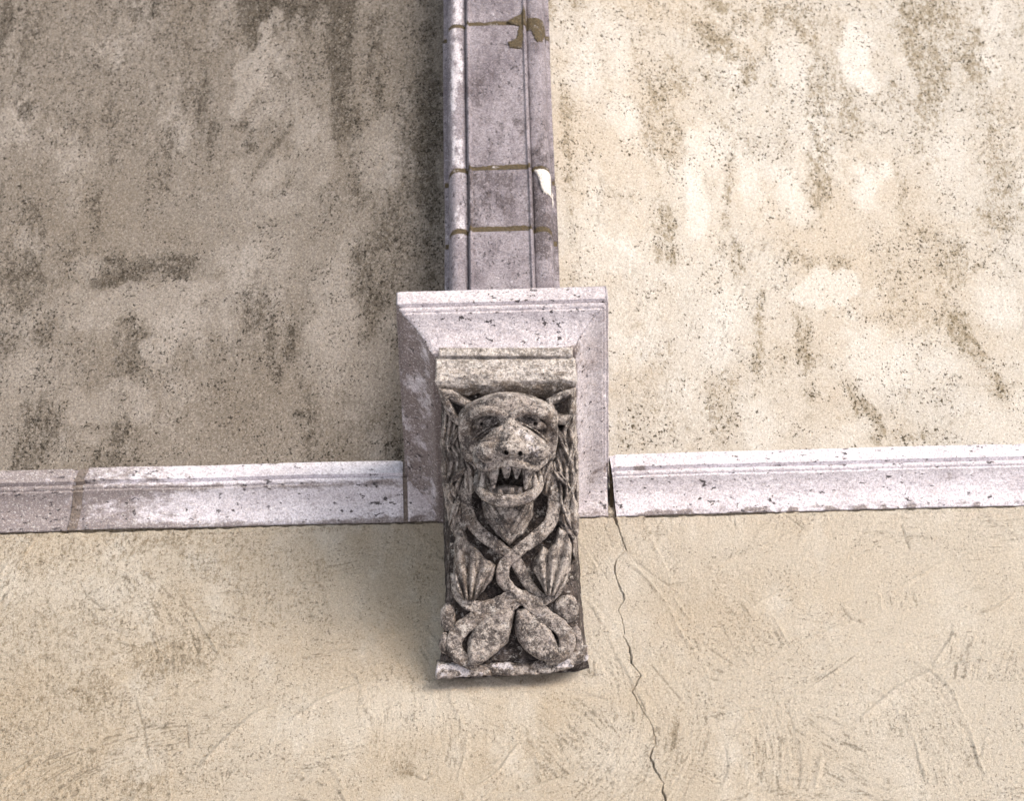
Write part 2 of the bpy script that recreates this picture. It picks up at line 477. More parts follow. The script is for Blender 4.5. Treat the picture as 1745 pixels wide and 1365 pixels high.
def web(side):
    zs = np.arange(.02, 2.35, .0042)
    xs = np.arange(.03, 2.0, .0040) * side
    if side < 0: xs = xs[::-1]
    X, Z = np.meshgrid(xs, zs, indexing='ij')
    Hh, pit = swipes(X, Z, 90, 11 if side > 0 else 17, (min(xs), max(xs), .1, 2.3), .8, (-40, 40), (.6, 2.0), (.06, .16))
    rough = sstep(-.1, .35, f2(X * 3, Z * 2, 61, 3))
    Hh += .0018 * f2(X * 2.5, Z * 2.5, 41, 2) + rough * .0007 * f2(X * 90, Z * 140, 42, 2)
    Y = web_y(X, Z) - Hh
    st = np.zeros_like(X); pl = np.zeros_like(X)
    sb = 0
    if side < 0:
        st = .18 + .55 * sstep(.0, .45, f2(X * 9, Z * 2.4, 71, 4)) + .3 * sstep(1.1, 2.0, Z)  # streaks, and darker towards the top
        sb = [(200, 470, 90, 45, 0, 1.1), (300, 455, 50, 35, 0, 1), (30, 480, 60, 40, 20, .9), (38, 110, 16, 150, 0, .9), (45, 180, 26, 30, 0, 1), (425, 240, 26, 60, 12, 1), (360, 250, 14, 60, 0, .9), (290, 240, 12, 60, 0, .8),
              (455, 265, 12, 70, -25, .9), (190, 190, 40, 50, 0, .7), (420, 500, 14, 60, 0, .9), (495, 600, 14, 60, 0, 1.1), (600, 510, 70, 30, 0, .8), (690, 300, 60, 260, 0, .75), (730, 200, 30, 330, 0, 1),  # tall entries at the end paint the rib's soft shadow
              (60, 20, 60, 60, 0, .7), (380, 60, 60, 80, 0, .55), (100, 100, 90, 120, 0, .5), (510, 715, 14, 12, 0, 1.1), (330, 620, 130, 30, 0, .5), (80, 740, 120, 30, 0, .5), (620, 740, 120, 20, 0, .5),
              (540, 330, 170, 60, 0, .5), (10, 560, 40, 60, 0, .7), (700, 450, 50, 60, 0, .8), (560, 130, 60, 60, 0, .6), (700, 780, 60, 26, 0, .8)]  # entries nearest the rib carry on its painted shadow
        lb = [(440, 90, 28, 100, -14, .8), (465, 290, 30, 40, -20, .7), (150, 460, 50, 26, 0, .7), (240, 520, 150, 34, 4, .6), (90, 530, 100, 44, 0, .5), (570, 560, 46, 90, 0, .8), (290, 560, 60, 60, 0, .7), (640, 260, 60, 80, 0, .6),
              (610, 620, 90, 60, 0, .5), (180, 700, 90, 40, 0, .5), (480, 340, 70, 26, 0, .6), (450, 440, 50, 60, 0, .5), (540, 260, 60, 60, 0, .4), (60, 640, 80, 50, 0, .4)]
    else:
        st = .42 * sstep(.0, .45, f2(X * 9, Z * 2.6, 71, 4)) + .35 * sstep(.9, 1.9, Z)  # streaks, again darker towards the top
        sb = [(1225, 60, 50, 70, 0, 1.0), (1270, 130, 36, 90, -8, .9), (1150, 110, 46, 60, 0, .7), (1400, 170, 36, 130, 0, .8), (1395, 300, 30, 100, -10, .8), (1650, 110, 40, 60, 0, 1.0), (1520, 170, 50, 60, 0, .6),
              (1235, 240, 70, 40, 0, .6), (1135, 400, 24, 70, 0, .8), (1240, 330, 16, 130, -8, .8), (1255, 440, 16, 60, 0, .7), (1350, 440, 50, 30, 0, .8), (1440, 450, 30, 30, 0, .8), (1295, 590, 18, 90, -6, .8), (1370, 600, 22, 90, 0, .8),
              (1620, 430, 90, 60, 0, .7), (1700, 300, 60, 200, 0, .7), (1640, 570, 30, 110, 18, .9), (1460, 690, 20, 110, 25, .9), (1230, 700, 60, 60, 0, .6), (1130, 640, 60, 120, 0, .45), (1560, 540, 110, 14, -6, .6), (1680, 660, 70, 8, 0, .8),
              (965, 200, 16, 160, 0, .8), (1600, 20, 130, 40, 0, .8), (1350, 20, 90, 40, 0, .8), (1060, 330, 80, 10, 0, .5), (1560, 745, 60, 16, 0, .7), (975, 400, 14, 120, 0, .6), (1180, 10, 120, 20, 0, .5), (1440, 60, 30, 60, 0, .6)]  # tall thin entries paint the shade beside the rib
        lb = [(1465, 100, 34, 60, 0, 1), (1350, 330, 40, 60, 0, .9), (1480, 320, 40, 70, -10, 1), (1185, 320, 22, 120, 0, .8), (1220, 250, 36, 40, 0, .7), (1230, 540, 32, 70, -8, .9), (1420, 500, 60, 30, 0, .8), (1520, 620, 90, 60, 10, .8),
              (1060, 170, 26, 150, 0, .6), (1010, 520, 90, 40, 0, .4), (1290, 730, 40, 60, 0, .7), (1440, 740, 60, 30, 10, .7), (1345, 80, 40, 70, 0, .5), (1600, 250, 60, 80, 0, .6), (1700, 530, 40, 60, 10, .7), (1720, 720, 60, 50, 0, .5), (1000, 420, 40, 60, 0, .4)]
    for i, b in enumerate(sb):
        yy = float(web_y(np.array(on_y(b[0], b[1], -.08)[0]), np.array(on_y(b[0], b[1], -.08)[2])))
        st = np.maximum(st, blob(X, Z, *b[:4], b[4], b[5] * .85, y=yy, rag=.95, seed=i))
    for i, b in enumerate(lb):
        yy = float(web_y(np.array(on_y(b[0], b[1], -.08)[0]), np.array(on_y(b[0], b[1], -.08)[2])))
        bb = blob(X, Z, *b[:4], b[4], b[5], y=yy, rag=1.0, seed=40 + i, soft=i % 3 > 0) * .85
        pl = np.maximum(pl, bb); st = st * (1 - .8 * bb)
        Y = Y - .0014 * bb
    V = np.stack([X, Y, Z], -1).reshape(-1, 3)
    o = mesh_np('vault_web', V, grid_faces(len(xs), len(zs)), M_WEB_L if side < 0 else M_WEB_R, attrs={'stain_shade': st, 'pale': pl, 'pit': pit * .6})
    tag(o, 'grey streaked render of the vault to the left of the rib' if side < 0 else 'pale mottled render of the vault to the right of the rib', 'vault', 'rendered vault surfaces either side of the rib')
    return o


lower_wall()
web(-1)
web(1)

# ------------------------------------------------------------------ mouldings
# profile of string course and impost: (outward, height), foot first
def arc(p, q, bulge, n):
    p = np.array(p); q = np.array(q); d = q - p; m = np.array([-d[1], d[0]])
    t = np.linspace(0, 1, n)
    return [tuple(p + d * a + m * bulge * 4 * a * (1 - a)) for a in t]


PROF = ([(0, 0), (.004, 0.0)] + arc((.004, .003), (.010, .012), -.1, 4) + arc((.011, .013), (.070, .066), .10, 22)
        + arc((.0705, .0665), (.0705, .0715), 0, 3) + arc((.0715, .072), (.079, .080), -.25, 6) + [(.0785, .0825), (.0735, .0835), (.0725, .0865), (.0735, .0895), (.0835, .0900)]
        + [(.085, .0905)] + arc((.085, .091), (.085, .134), 0, 14) + arc((.0845, .136), (.082, .140), -.1, 3))
PROF = np.array(PROF)
TOPZ = .14
PROJ = -on_z(857, 491, TOPZ)[1]
XI = .168
YI = PROJ - .085


def sweep_straight(name, x0, x1, mat, parent, seed, dirtf=None, skew=(0, 0), res=.0028):
    n = int((x1 - x0) / res) + 2
    t = np.linspace(0, 1, n)
    Pn = np.vstack([PROF, [(.0, .1405)]]); m = len(Pn)
    O = np.tile(Pn[:, 0], (n, 1)); Zz = np.tile(Pn[:, 1], (n, 1))
    X = x0 + (x1 - x0) * np.tile(t[:, None], (1, m))
    X = X + np.where(t[:, None] < .5, skew[0] * (Zz - .07), skew[1] * (Zz - .07)) * (np.abs(t[:, None] - .5) * 2) ** 8
    nz = .0016 * f3(X * 30, O * 60, Zz * 60, seed, 4) + .0008 * f3(X * 160, O * 160, Zz * 160, seed + 9, 2)
    ew = sstep(0, .008, np.minimum(X - x0, x1 - X))
    O2 = np.where(O > .003, O + nz - .004 * (1 - ew), O)
    Z2 = Zz - nz * .6 + .0022 * n2(X * 4, X * 0, seed + 4)
    # chips along the arrises
    chip = np.clip(n2(X * 45, Zz * 40, seed + 6) - .55, 0, 1) * .010
    ar = np.exp(-((Zz - .134) / .008) ** 2) + np.exp(-((Zz - .074) / .006) ** 2) + np.exp(-((Zz - .002) / .008) ** 2)
    O2 = np.where(O > .003, O2 - chip * ar, O2)
    V = np.stack([X, -O2, Z2], -1).reshape(-1, 3)
    Q = grid_faces(n, m, True)
    # end caps: fan of quads to the wall side
    cap = []
    base = len(V)
    ex = []
    for e, i in ((0, 0), (1, n - 1)):
        for j in range(m):
            ex.append([X[i, j], .01, Z2[i, j]])
    V = np.vstack([V, ex])
    for e, i in ((0, 0), (1, n - 1)):
        for j in range(m - 1):
            a = i * m + j; b = a + 1; c = base + e * m + j + 1; d = base + e * m + j
            cap.append([a, d, c, b] if e else [a, b, c, d])
    Q = np.vstack([Q, cap])
    d = np.zeros(len(V)) if dirtf is None else dirtf(V)
    return mesh_np(name, V, Q, mat, parent, attrs={'dirt_shade': d})


xjl = on_y(691, 850, -.04)[0]; xjr = on_y(1041, 830, -.04)[0]; xj2 = on_y(133, 860, -.04)[0]
sc = thing('string_course', 'white limestone moulding left of the corbel, with a grey mortar joint near its far end', 'moulding', (-1.0, 0, 0), 'mouldings running along the wall')


def d_left(V):
    n = f2(V[:, 0] * 9, V[:, 2] * 30, 5, 3)
    return np.clip(1.0 * sstep(-.55, -1.25, V[:, 0]) + .35 * sstep(.35, .7, n) + .7 * np.exp(-((V[:, 2] - .068) / .006) ** 2) * sstep(.1, -.6, V[:, 0]) + .6 * sstep(.018, 0, V[:, 2]), 0, 1.1) * .9  # darker far end, patches, groove line and foot edge


sweep_straight('stone_block', -1.95, xj2 - .010, M_STRING, sc, 3, d_left, (0, .25))
sweep_straight('stone_block', xj2 + .010, xjl - .006, M_STRING, sc, 5, d_left, (.25, 0))
sc2 = thing('string_course', 'bright pitted limestone moulding running unbroken to the right of the corbel', 'moulding', (1.0, 0, 0), 'mouldings running along the wall')


def d_right(V):
    n = f2(V[:, 0] * 30, V[:, 2] * 60, 5, 3)
    return np.clip(1.0 * sstep(.016, .002, V[:, 2]) * sstep(-.2, .4, n) + .5 * np.exp(-((V[:, 2] - .086) / .006) ** 2) * sstep(.1, .5, n) + .25 * sstep(.3, .6, n), 0, 1)  # darker foot edge, groove line and patches


sweep_straight('stone_block', xjr + .005, 1.95, M_STRING, sc2, 8, d_right, (-.1, 0))


def joint_strip(name, x, wd, mat, parent, seed, skew=0, inset=.004):
    m = len(PROF); nx = 7
    t = np.linspace(-1, 1, nx)
    O = np.tile(PROF[:, 0], (nx, 1)); Zz = np.tile(PROF[:, 1], (nx, 1))
    X = x + t[:, None] * wd + skew * (Zz - .07)
    nz = .0025 * f3(X * 90, O * 90, Zz * 90, seed, 3)
    V = np.stack([X, -(O - inset + nz), Zz + inset * .3], -1).reshape(-1, 3)
    return mesh_np(name, V, grid_faces(nx, m, True), mat, parent, attrs={'dirt_shade': np.zeros(len(V))})


joint_strip('mortar_joint', xj2, .014, M_MORTAR_G, sc, 1, .25, .002)
joint_strip('mortar_joint', xjl - .002, .009, M_MORTAR_G, sc, 2, 0, .005)
joint_strip('mortar_joint', xjr + .001, .004, M_MORTAR, sc2, 2, 0, .016)

# ---- impost block above the corbel, the same profile turned round three sides
imp = thing('impost_block', 'square moulded limestone impost between the rib and the carved beast', 'impost', (0, -PROJ / 2, .07))
HXO = XI + .085


def build_impost():
    Pn = np.vstack([[(-.03, .0)], PROF]); m = len(Pn)
    rows = []
    L1 = YI; L2 = 2 * XI
    n1 = int(L1 / .0028); n2_ = int(L2 / .0028)
    for i in range(n1): rows.append((0, i / n1))
    for i in range(n2_): rows.append((1, i / n2_))
    for i in range(n1 + 1): rows.append((2, i / n1))
    V = np.zeros((len(rows), m, 3)); O = np.tile(Pn[:, 0], (len(rows), 1)); Zz = np.tile(Pn[:, 1], (len(rows), 1))
    leg = np.array([r[0] for r in rows])[:, None]; t = np.array([r[1] for r in rows])[:, None]
    xo = XI + O; yo = YI + O
    s = .012
    X = np.where(leg == 0, -xo, np.where(leg == 1, -xo + 2 * xo * t, xo))
    Y = np.where(leg == 0, s - (yo + s) * t, np.where(leg == 1, -yo, -yo + (yo + s) * t))
    nz = .0022 * f3(X * 22, Y * 22, Zz * 50, 3, 4) + .0010 * f3(X * 150, Y * 150, Zz * 150, 13, 2)
    cor = np.minimum(np.hypot(X + xo, Y + yo), np.hypot(X - xo, Y + yo))
    chip = np.clip(n3(X * 45, Y * 45, Zz * 40, 6) - .45, 0, 1) * .012
    ar = np.exp(-((Zz - .134) / .008) ** 2) + np.exp(-((Zz - .074) / .006) ** 2) + .9 * np.exp(-(cor / .008) ** 2)
    off = np.where(O > .001, nz - chip * ar - .003 * np.exp(-(cor / .006) ** 2), 0)
    nx = np.where(leg == 0, -1, np.where(leg == 1, 0, 1)); ny = np.where(leg == 1, -1, 0)
    X = X + nx * off; Y = Y + ny * off; Z2 = Zz - .5 * off
    # slight settling: this stone is not perfectly square
    V = np.stack([X, Y, Z2], -1).reshape(-1, 3)
    Q = grid_faces(len(rows), m, True)
    k = len(V)
    # top and bottom lids
    def lid(j, flip):
        pts = []
        idx0 = [i * m + j for i in range(n1)]; idx2 = [((n1 + n2_) + i) * m + j for i in range(n1)]
        qs = []
        for a in range(n1 - 1):
            q = [idx0[a], idx0[a + 1], idx2[n1 - 1 - a - 1], idx2[n1 - 1 - a]]
            qs.append(q[::-1] if flip else q)
        return qs
    Q = np.vstack([Q, lid(m - 1, False), lid(0, True)])
    n = f3(V[:, 0] * 12, V[:, 1] * 12, V[:, 2] * 12, 15, 3)
    left = np.tile((leg == 0) * 1.0, (1, m)).ravel()
    rightb = np.tile((leg == 2) * 1.0, (1, m)).ravel()
    d = np.clip(.85 * left * sstep(-.5, .4, n + .15) + .35 * rightb * sstep(.1, .5, n) + .6 * sstep(.012, .0, V[:, 2]) + .2 * sstep(.3, .6, n), 0, 1)  # left side: its shade painted in along with brown stains
    o = mesh_np('moulded_block', V, Q, M_IMPOST, imp, attrs={'dirt_shade': d})
    return o


build_impost()
for x0_, x1_, sd_ in ((-HXO + .004, -.10, 31), (.10, HXO - .004, 37)):
    sweep_straight('return_moulding', x0_, x1_, M_IMPOST, imp, sd_, lambda V: np.clip(.5 * sstep(.02, 0, V[:, 2]) + .45 * sstep(0, .4, f3(V[:, 0] * 25, V[:, 1] * 25, V[:, 2] * 25, 3, 3)), 0, 1))

# ------------------------------------------------------------------ rib
RIB_F = -.335                    # front face of the rib at its foot
rib = thing('vault_rib', 'tall violet grey moulded stone rib rising from the impost', 'rib', (0, RIB_F, TOPZ))
HALF = ([(0, 0)] + [(x, 0) for x in np.linspace(.010, .0725, 18)] + [(.0740, -.0020), (.0755, -.0050), (.0775, -.0060), (.0800, -.0048), (.0825, .000), (.0838, .008), (.0846, .0138), (.0850, .0140)]
        + [(.1105 - .0250 * math.cos(a), .0140 - .010 * math.sin(a)) for a in np.linspace(0.1, 1.5, 10)]
        + [(.1105 + .0245 * math.sin(a), .034 - .0300 * math.cos(a)) for a in np.linspace(0.05, 1.55, 14)]
        + [(.1355, .036), (.1355, .050), (.137, .054), (.1455, .055), (.147, .057), (.1475, .062), (.1475, .10), (.1475, .30)])
HALF = np.array(HALF)
RP = np.vstack([np.column_stack([-HALF[::-1, 0], HALF[::-1, 1]]), HALF[1:]])
rs = on_y(856, 470, RIB_F); rt = on_y(843, 5, RIB_F)


def rib_lean(z):
    return -.035 * np.clip(z - .2, 0, None) ** 2


def rib_seg(name, z0, z1, mat, seed, off=(0, 0), dirtf=None, inset=0.0, edge=.004):
    n = max(3, int((z1 - z0) / .003)); m = len(RP)
    zz = np.linspace(z0, z1, n)
    X = np.tile(RP[:, 0], (n, 1)); Dd = np.tile(RP[:, 1], (n, 1)); Z = np.tile(zz[:, None], (1, m))
    nx = np.gradient(RP[:, 0]); ny = np.gradient(RP[:, 1]); ln = np.hypot(nx, ny) + 1e-9
    NX = (ny / ln)[None, :]; NY = (-nx / ln)[None, :]      # outward in (x, depth) frame
    e = np.minimum(Z - z0, z1 - Z)
    nz = .0010 * f3(X * 25, Dd * 25, Z * 20, seed, 3) + .0005 * f3(X * 140, Dd * 140, Z * 120, seed + 3, 2)
    o_ = nz - edge * (1 - sstep(0, .007, e)) - inset
    if inset: o_ = nz * 2.5 - inset
    X2 = X + NX * o_ + off[0]; D2 = Dd + NY * o_ + off[1]
    Y = RIB_F + rib_lean(Z) + D2
    V = np.stack([X2, Y, Z], -1).reshape(-1, 3)
    d = np.zeros(len(V)) if dirtf is None else dirtf(X.ravel(), Z.ravel())
    return mesh_np(name, V, grid_faces(n, m, True), mat, rib, attrs={'dirt_shade': d})




def on_rib(px, py):
    y = RIB_F
    for _ in range(6):
        p = on_y(px, py, y); y = RIB_F + float(rib_lean(p[2]))
    return p


zj = [on_rib(850, 389)[2], on_rib(848, 284)[2], on_rib(845, 39)[2]]
top_z = 2.35
segs = [(TOPZ - .002, zj[0]), (zj[0], zj[1]), (zj[1], zj[2]), (zj[2], top_z)]
for i, (a, b) in enumerate(segs):
    rib_seg('stone_block', a + (.006 if i else 0), b - .006, M_RIB, 20 + i * 5, ((.0, .0), (.0012, .001), (-.001, -.0015), (.001, .0))[i],
            lambda X, Z, i=i: np.clip((.12, .62, .28, .3)[i] * sstep(.13, .10, np.abs(X)) * (X > -.085) * sstep(-.6, .5, f2(X * 9, Z * 3, 13, 3)) - .42 * sstep(.012, .0, np.abs(X + .108) - .010) * sstep(-.5, .2, f2(X * 30, Z * 5, 23, 3)) + .5 * sstep(.07, .09, X) * sstep(-.2, .4, f2(X * 8, Z * 4, 3, 3)) + .25 * sstep(.2, .6, f2(X * 20, Z * 6, 6, 3)), -.5, 1))  # left roll's highlight painted pale, right roll darkened, blocks toned apart
for i, z in enumerate(zj):
    rib_seg('mortar_joint', z - .0105, z + .0105, M_MORTAR, 60 + i, inset=.0018)


def patch(name, pts, y, mat, parent, th=.002, seed=0, on_roll=False):
    """a thin trowelled smear with ragged outline lying on the rib"""
    P = np.array([[on_rib(a, b)[0], on_rib(a, b)[2]] for a, b in pts])
    x0, z0 = P.min(0) - .006; x1, z1 = P.max(0) + .006
    xs = np.arange(x0, x1, .0018); zs = np.arange(z0, z1, .0018)
    X, Z = np.meshgrid(xs, zs, indexing='ij')
    d = poly_sd(X, Z, P) + .003 * f2(X * 160, Z * 110, seed, 3)
    prof = np.interp(np.abs(X), HALF[:, 0], HALF[:, 1])
    Y = RIB_F + rib_lean(Z) + prof - np.where(d < 0, th * sstep(0, -.003, d) + .0040, -.004) - .0006 * f2(X * 200, Z * 200, 3, 2)
    V = np.stack([X, Y, Z], -1).reshape(-1, 3)
    Q = grid_faces(len(xs), len(zs))
    ok = (d.ravel()[Q] < .0012).all(1)
    Q = Q[ok]
    used = np.unique(Q); mp = np.full(len(V), -1); mp[used] = np.arange(len(used))
    return mesh_np(name, V[used], mp[Q], mat, parent, attrs={'dirt_shade': np.zeros(len(used))})


def poly_sd(X, Y, P):
    P = np.asarray(P, float)
    best = np.full(X.shape, 1e18); s = np.zeros(X.shape, bool)
    n = len(P)
    for i in range(n):
        ax, ay = P[i]; bx, by = P[(i + 1) % n]
        dx, dy = bx - ax, by - ay
        t = np.clip(((X - ax) * dx + (Y - ay) * dy) / (dx * dx + dy * dy + 1e-12), 0, 1)
        best = np.minimum(best, (X - ax - t * dx) ** 2 + (Y - ay - t * dy) ** 2)
        c = ((ay > Y) != (by > Y)) & (X < (bx - ax) * (Y - ay) / (by - ay + 1e-12) + ax)
        s ^= c
    d = np.sqrt(best)
    return np.where(s, -d, d)


patch('filler_patch', [(911, 288), (940, 287), (943, 326), (925, 327), (918, 304)], RIB_F, M_PATCH, rib, .0022, 3)
patch('mortar_smear', [(862, 38), (885, 26), (893, 14), (900, 28), (925, 30), (931, 38), (924, 66), (915, 72), (905, 50), (893, 46), (890, 84), (868, 82), (866, 72), (880, 66), (884, 46)], RIB_F, M_MORTAR, rib, .0012, 5)

# ------------------------------------------------------------------ carved corbel (signed distance sculpting)
SC = 726.0                       # photo pixels per metre on the plane of the carving
FP0 = on_y(872, 1150, -.03)      # a point of that plane: the corbel's foot
DEP = float(np.dot(FP0 - CAM, FWD))


def to_world(P):                 # local (x, y, w) -> world; w is height of relief towards the viewer side
    P = np.asarray(P, float)
    k = DEP / FPX
    return (CAM + FWD * DEP + RT * ((P[..., 0:1] - W0 / 2) * k) + UP * ((H0 / 2 - P[..., 1:2]) * k) - FWD * (P[..., 2:3] * k))


def wb(y):                       # resting surface of the block's front
    return -89.0 * (1150 - y) / 550.0 - 14 * np.sin(np.clip((1150 - y) / 550.0, 0, 1) * PI)


def smin(a, b, k):
    h = np.clip(.5 + .5 * (b - a) / k, 0, 1)
    return b + (a - b) * h - k * h * (1 - h)


def smax(a, b, k):
    return -smin(-a, -b, k)


class Vol:
    def __init__(s, lo, hi, step):
        s.lo = np.array(lo, float); s.step = step
        n = [int((hi[i] - lo[i]) / step) + 1 for i in range(3)]
        s.X, s.Y, s.Z = np.meshgrid(*[np.float32(lo[i]) + np.arange(n[i], dtype=np.float32) * np.float32(step) for i in range(3)], indexing='ij')
        s.f = np.full(s.X.shape, 1e3, np.float32)

    def ell(s, c, r, rot=0.0):
        dx = s.X - c[0]; dy = s.Y - c[1]; dz = s.Z - c[2]
        if rot:
            a = math.radians(rot); dx, dy = dx * math.cos(a) + dy * math.sin(a), -dx * math.sin(a) + dy * math.cos(a)
        q = np.sqrt((dx / r[0]) ** 2 + (dy / r[1]) ** 2 + (dz / r[2]) ** 2)
        return (q - 1) * min(r)

    def cap(s, a, b, ra, rb=None):
        rb = ra if rb is None else rb
        a = np.array(a, float); b = np.array(b, float); d = b - a
        t = np.clip(((s.X - a[0]) * d[0] + (s.Y - a[1]) * d[1] + (s.Z - a[2]) * d[2]) / (d @ d), 0, 1)
        return np.sqrt((s.X - a[0] - t * d[0]) ** 2 + (s.Y - a[1] - t * d[1]) ** 2 + (s.Z - a[2] - t * d[2]) ** 2) - (ra + (rb - ra) * t)

    def tube(s, pts, rad, n=5):
        p = spline(pts, n); m = len(p)
        rr = np.interp(np.linspace(0, 1, m), np.linspace(0, 1, len(rad)), rad) if hasattr(rad, '__len__') else np.full(m, rad)
        f = np.full(s.X.shape, 1e3, np.float32)
        for i in range(m - 1):
            R = max(rr[i], rr[i + 1]) + 14
            lo = np.minimum(p[i], p[i + 1]) - R; hi = np.maximum(p[i], p[i + 1]) + R
            a = np.clip(((lo - s.lo) / s.step).astype(int), 0, None); b = ((hi - s.lo) / s.step).astype(int) + 2
            sl = tuple(slice(a[k], max(b[k], a[k])) for k in range(3))
            if 0 in s.X[sl].shape: continue
            d = p[i + 1] - p[i]
            X, Y, Z = s.X[sl], s.Y[sl], s.Z[sl]
            t = np.clip(((X - p[i][0]) * d[0] + (Y - p[i][1]) * d[1] + (Z - p[i][2]) * d[2]) / (d @ d + 1e-9), 0, 1)
            v = np.sqrt((X - p[i][0] - t * d[0]) ** 2 + (Y - p[i][1] - t * d[1]) ** 2 + (Z - p[i][2] - t * d[2]) ** 2) - (rr[i] + (rr[i + 1] - rr[i]) * t)
            f[sl] = np.minimum(f[sl], v)
        return f

    def add(s, g, k=4.0): s.f = smin(s.f, g, k)
    def cut(s, g, k=4.0): s.f = smax(s.f, -g, k)

    def weather(s, amp=1.2, seed=0):
        s.f = s.f + 1.3 * amp * f3(s.X / 22, s.Y / 22, s.Z / 22, seed, 2) + 1.25 * amp * f3(s.X / 6.5, s.Y / 6.5, s.Z / 6.5, seed + 5, 2) + 1.6 * amp * np.clip(f3(s.X / 9, s.Y / 9, s.Z / 9, seed + 8, 2) - .25, 0, 1)
        return s

    def mesh(s, name, mat, parent, dirt_shade=None):
        f = s.f.copy()
        f[0] = f[-1] = np.maximum(f[0], 1) * 0 + 5
        f[:, 0] = 5; f[:, -1] = 5; f[:, :, 0] = 5; f[:, :, -1] = 5
        V, Q = surfnet(f)
        P = s.lo + V * s.step
        W = to_world(P)
        d = np.zeros(len(P)) if dirt_shade is None else dirt_shade(P)
        return mesh_np(name, W, Q, mat, parent, attrs={'dirt_shade': d})


def spline(pts, n):
    P = np.array(pts, float)
    P = np.vstack([2 * P[0] - P[1], P, 2 * P[-1] - P[-2]])
    o = []
    for i in range(1, len(P) - 2):
        for t in np.linspace(0, 1, n, endpoint=False):
            a, b, c, d = P[i - 1], P[i], P[i + 1], P[i + 2]
            o.append(.5 * ((2 * b) + (c - a) * t + (2 * a - 5 * b + 4 * c - d) * t * t + (3 * b - a - 3 * c + d) * t ** 3))
    o.append(P[-2])
    return np.array(o)


def surfnet(f):
    nx, ny, nz = f.shape
    ins = f < 0
    acc = np.zeros((nx - 1, ny - 1, nz - 1, 3), np.float32); cnt = np.zeros((nx - 1, ny - 1, nz - 1), np.float32)
    co = [(i, j, k) for i in (0, 1) for j in (0, 1) for k in (0, 1)]
    for a in co:
        for ax in range(3):
            if a[ax] == 1: continue
            b = list(a); b[ax] = 1
            fa = f[a[0]:nx - 1 + a[0], a[1]:ny - 1 + a[1], a[2]:nz - 1 + a[2]]
            fb = f[b[0]:nx - 1 + b[0], b[1]:ny - 1 + b[1], b[2]:nz - 1 + b[2]]
            m = (fa < 0) != (fb < 0)
            t = np.where(m, fa / (fa - fb + 1e-12 * (fa == fb)), 0)
            for q in range(3):
                acc[..., q] += m * (a[q] + (t if q == ax else 0))
            cnt += m
    act = cnt > 0
    idx = np.full(act.shape, -1, np.int64); idx[act] = np.arange(act.sum())
    g = np.argwhere(act)
    V = g + acc[act] / cnt[act][:, None]
    Qs = []
    for ax in range(3):
        o1, o2 = [(1, 2), (2, 0), (0, 1)][ax]
        sa = [slice(1, -1)] * 3; sa[ax] = slice(0, -1)
        sb = [slice(1, -1)] * 3; sb[ax] = slice(1, None)
        A = ins[tuple(sa)]; B = ins[tuple(sb)]
        for flip, mk in ((False, A & ~B), (True, ~A & B)):
            e = np.argwhere(mk)
            if not len(e): continue
            off = np.ones(3, int); off[ax] = 0
            e = e + off
            def cell(d1, d2):
                c = e.copy(); c[:, o1] -= d1; c[:, o2] -= d2
                return idx[c[:, 0], c[:, 1], c[:, 2]]
            q = [cell(1, 1), cell(0, 1), cell(0, 0), cell(1, 0)]
            # local frame (x right, y down, w out) is right/left-handed relative to world: flip accordingly
            Qs.append(np.stack(q if not flip else q[::-1], 1))
    Q = np.vstack(Qs)
    # the local axes map to a mirrored frame? x right, y down, w towards viewer -> left-handed
    return V, Q[:, ::-1]


corb = thing('carved_corbel', 'weathered stone corbel carved as a snarling beast above knotted leaves', 'corbel', (0, -.25, -.3))

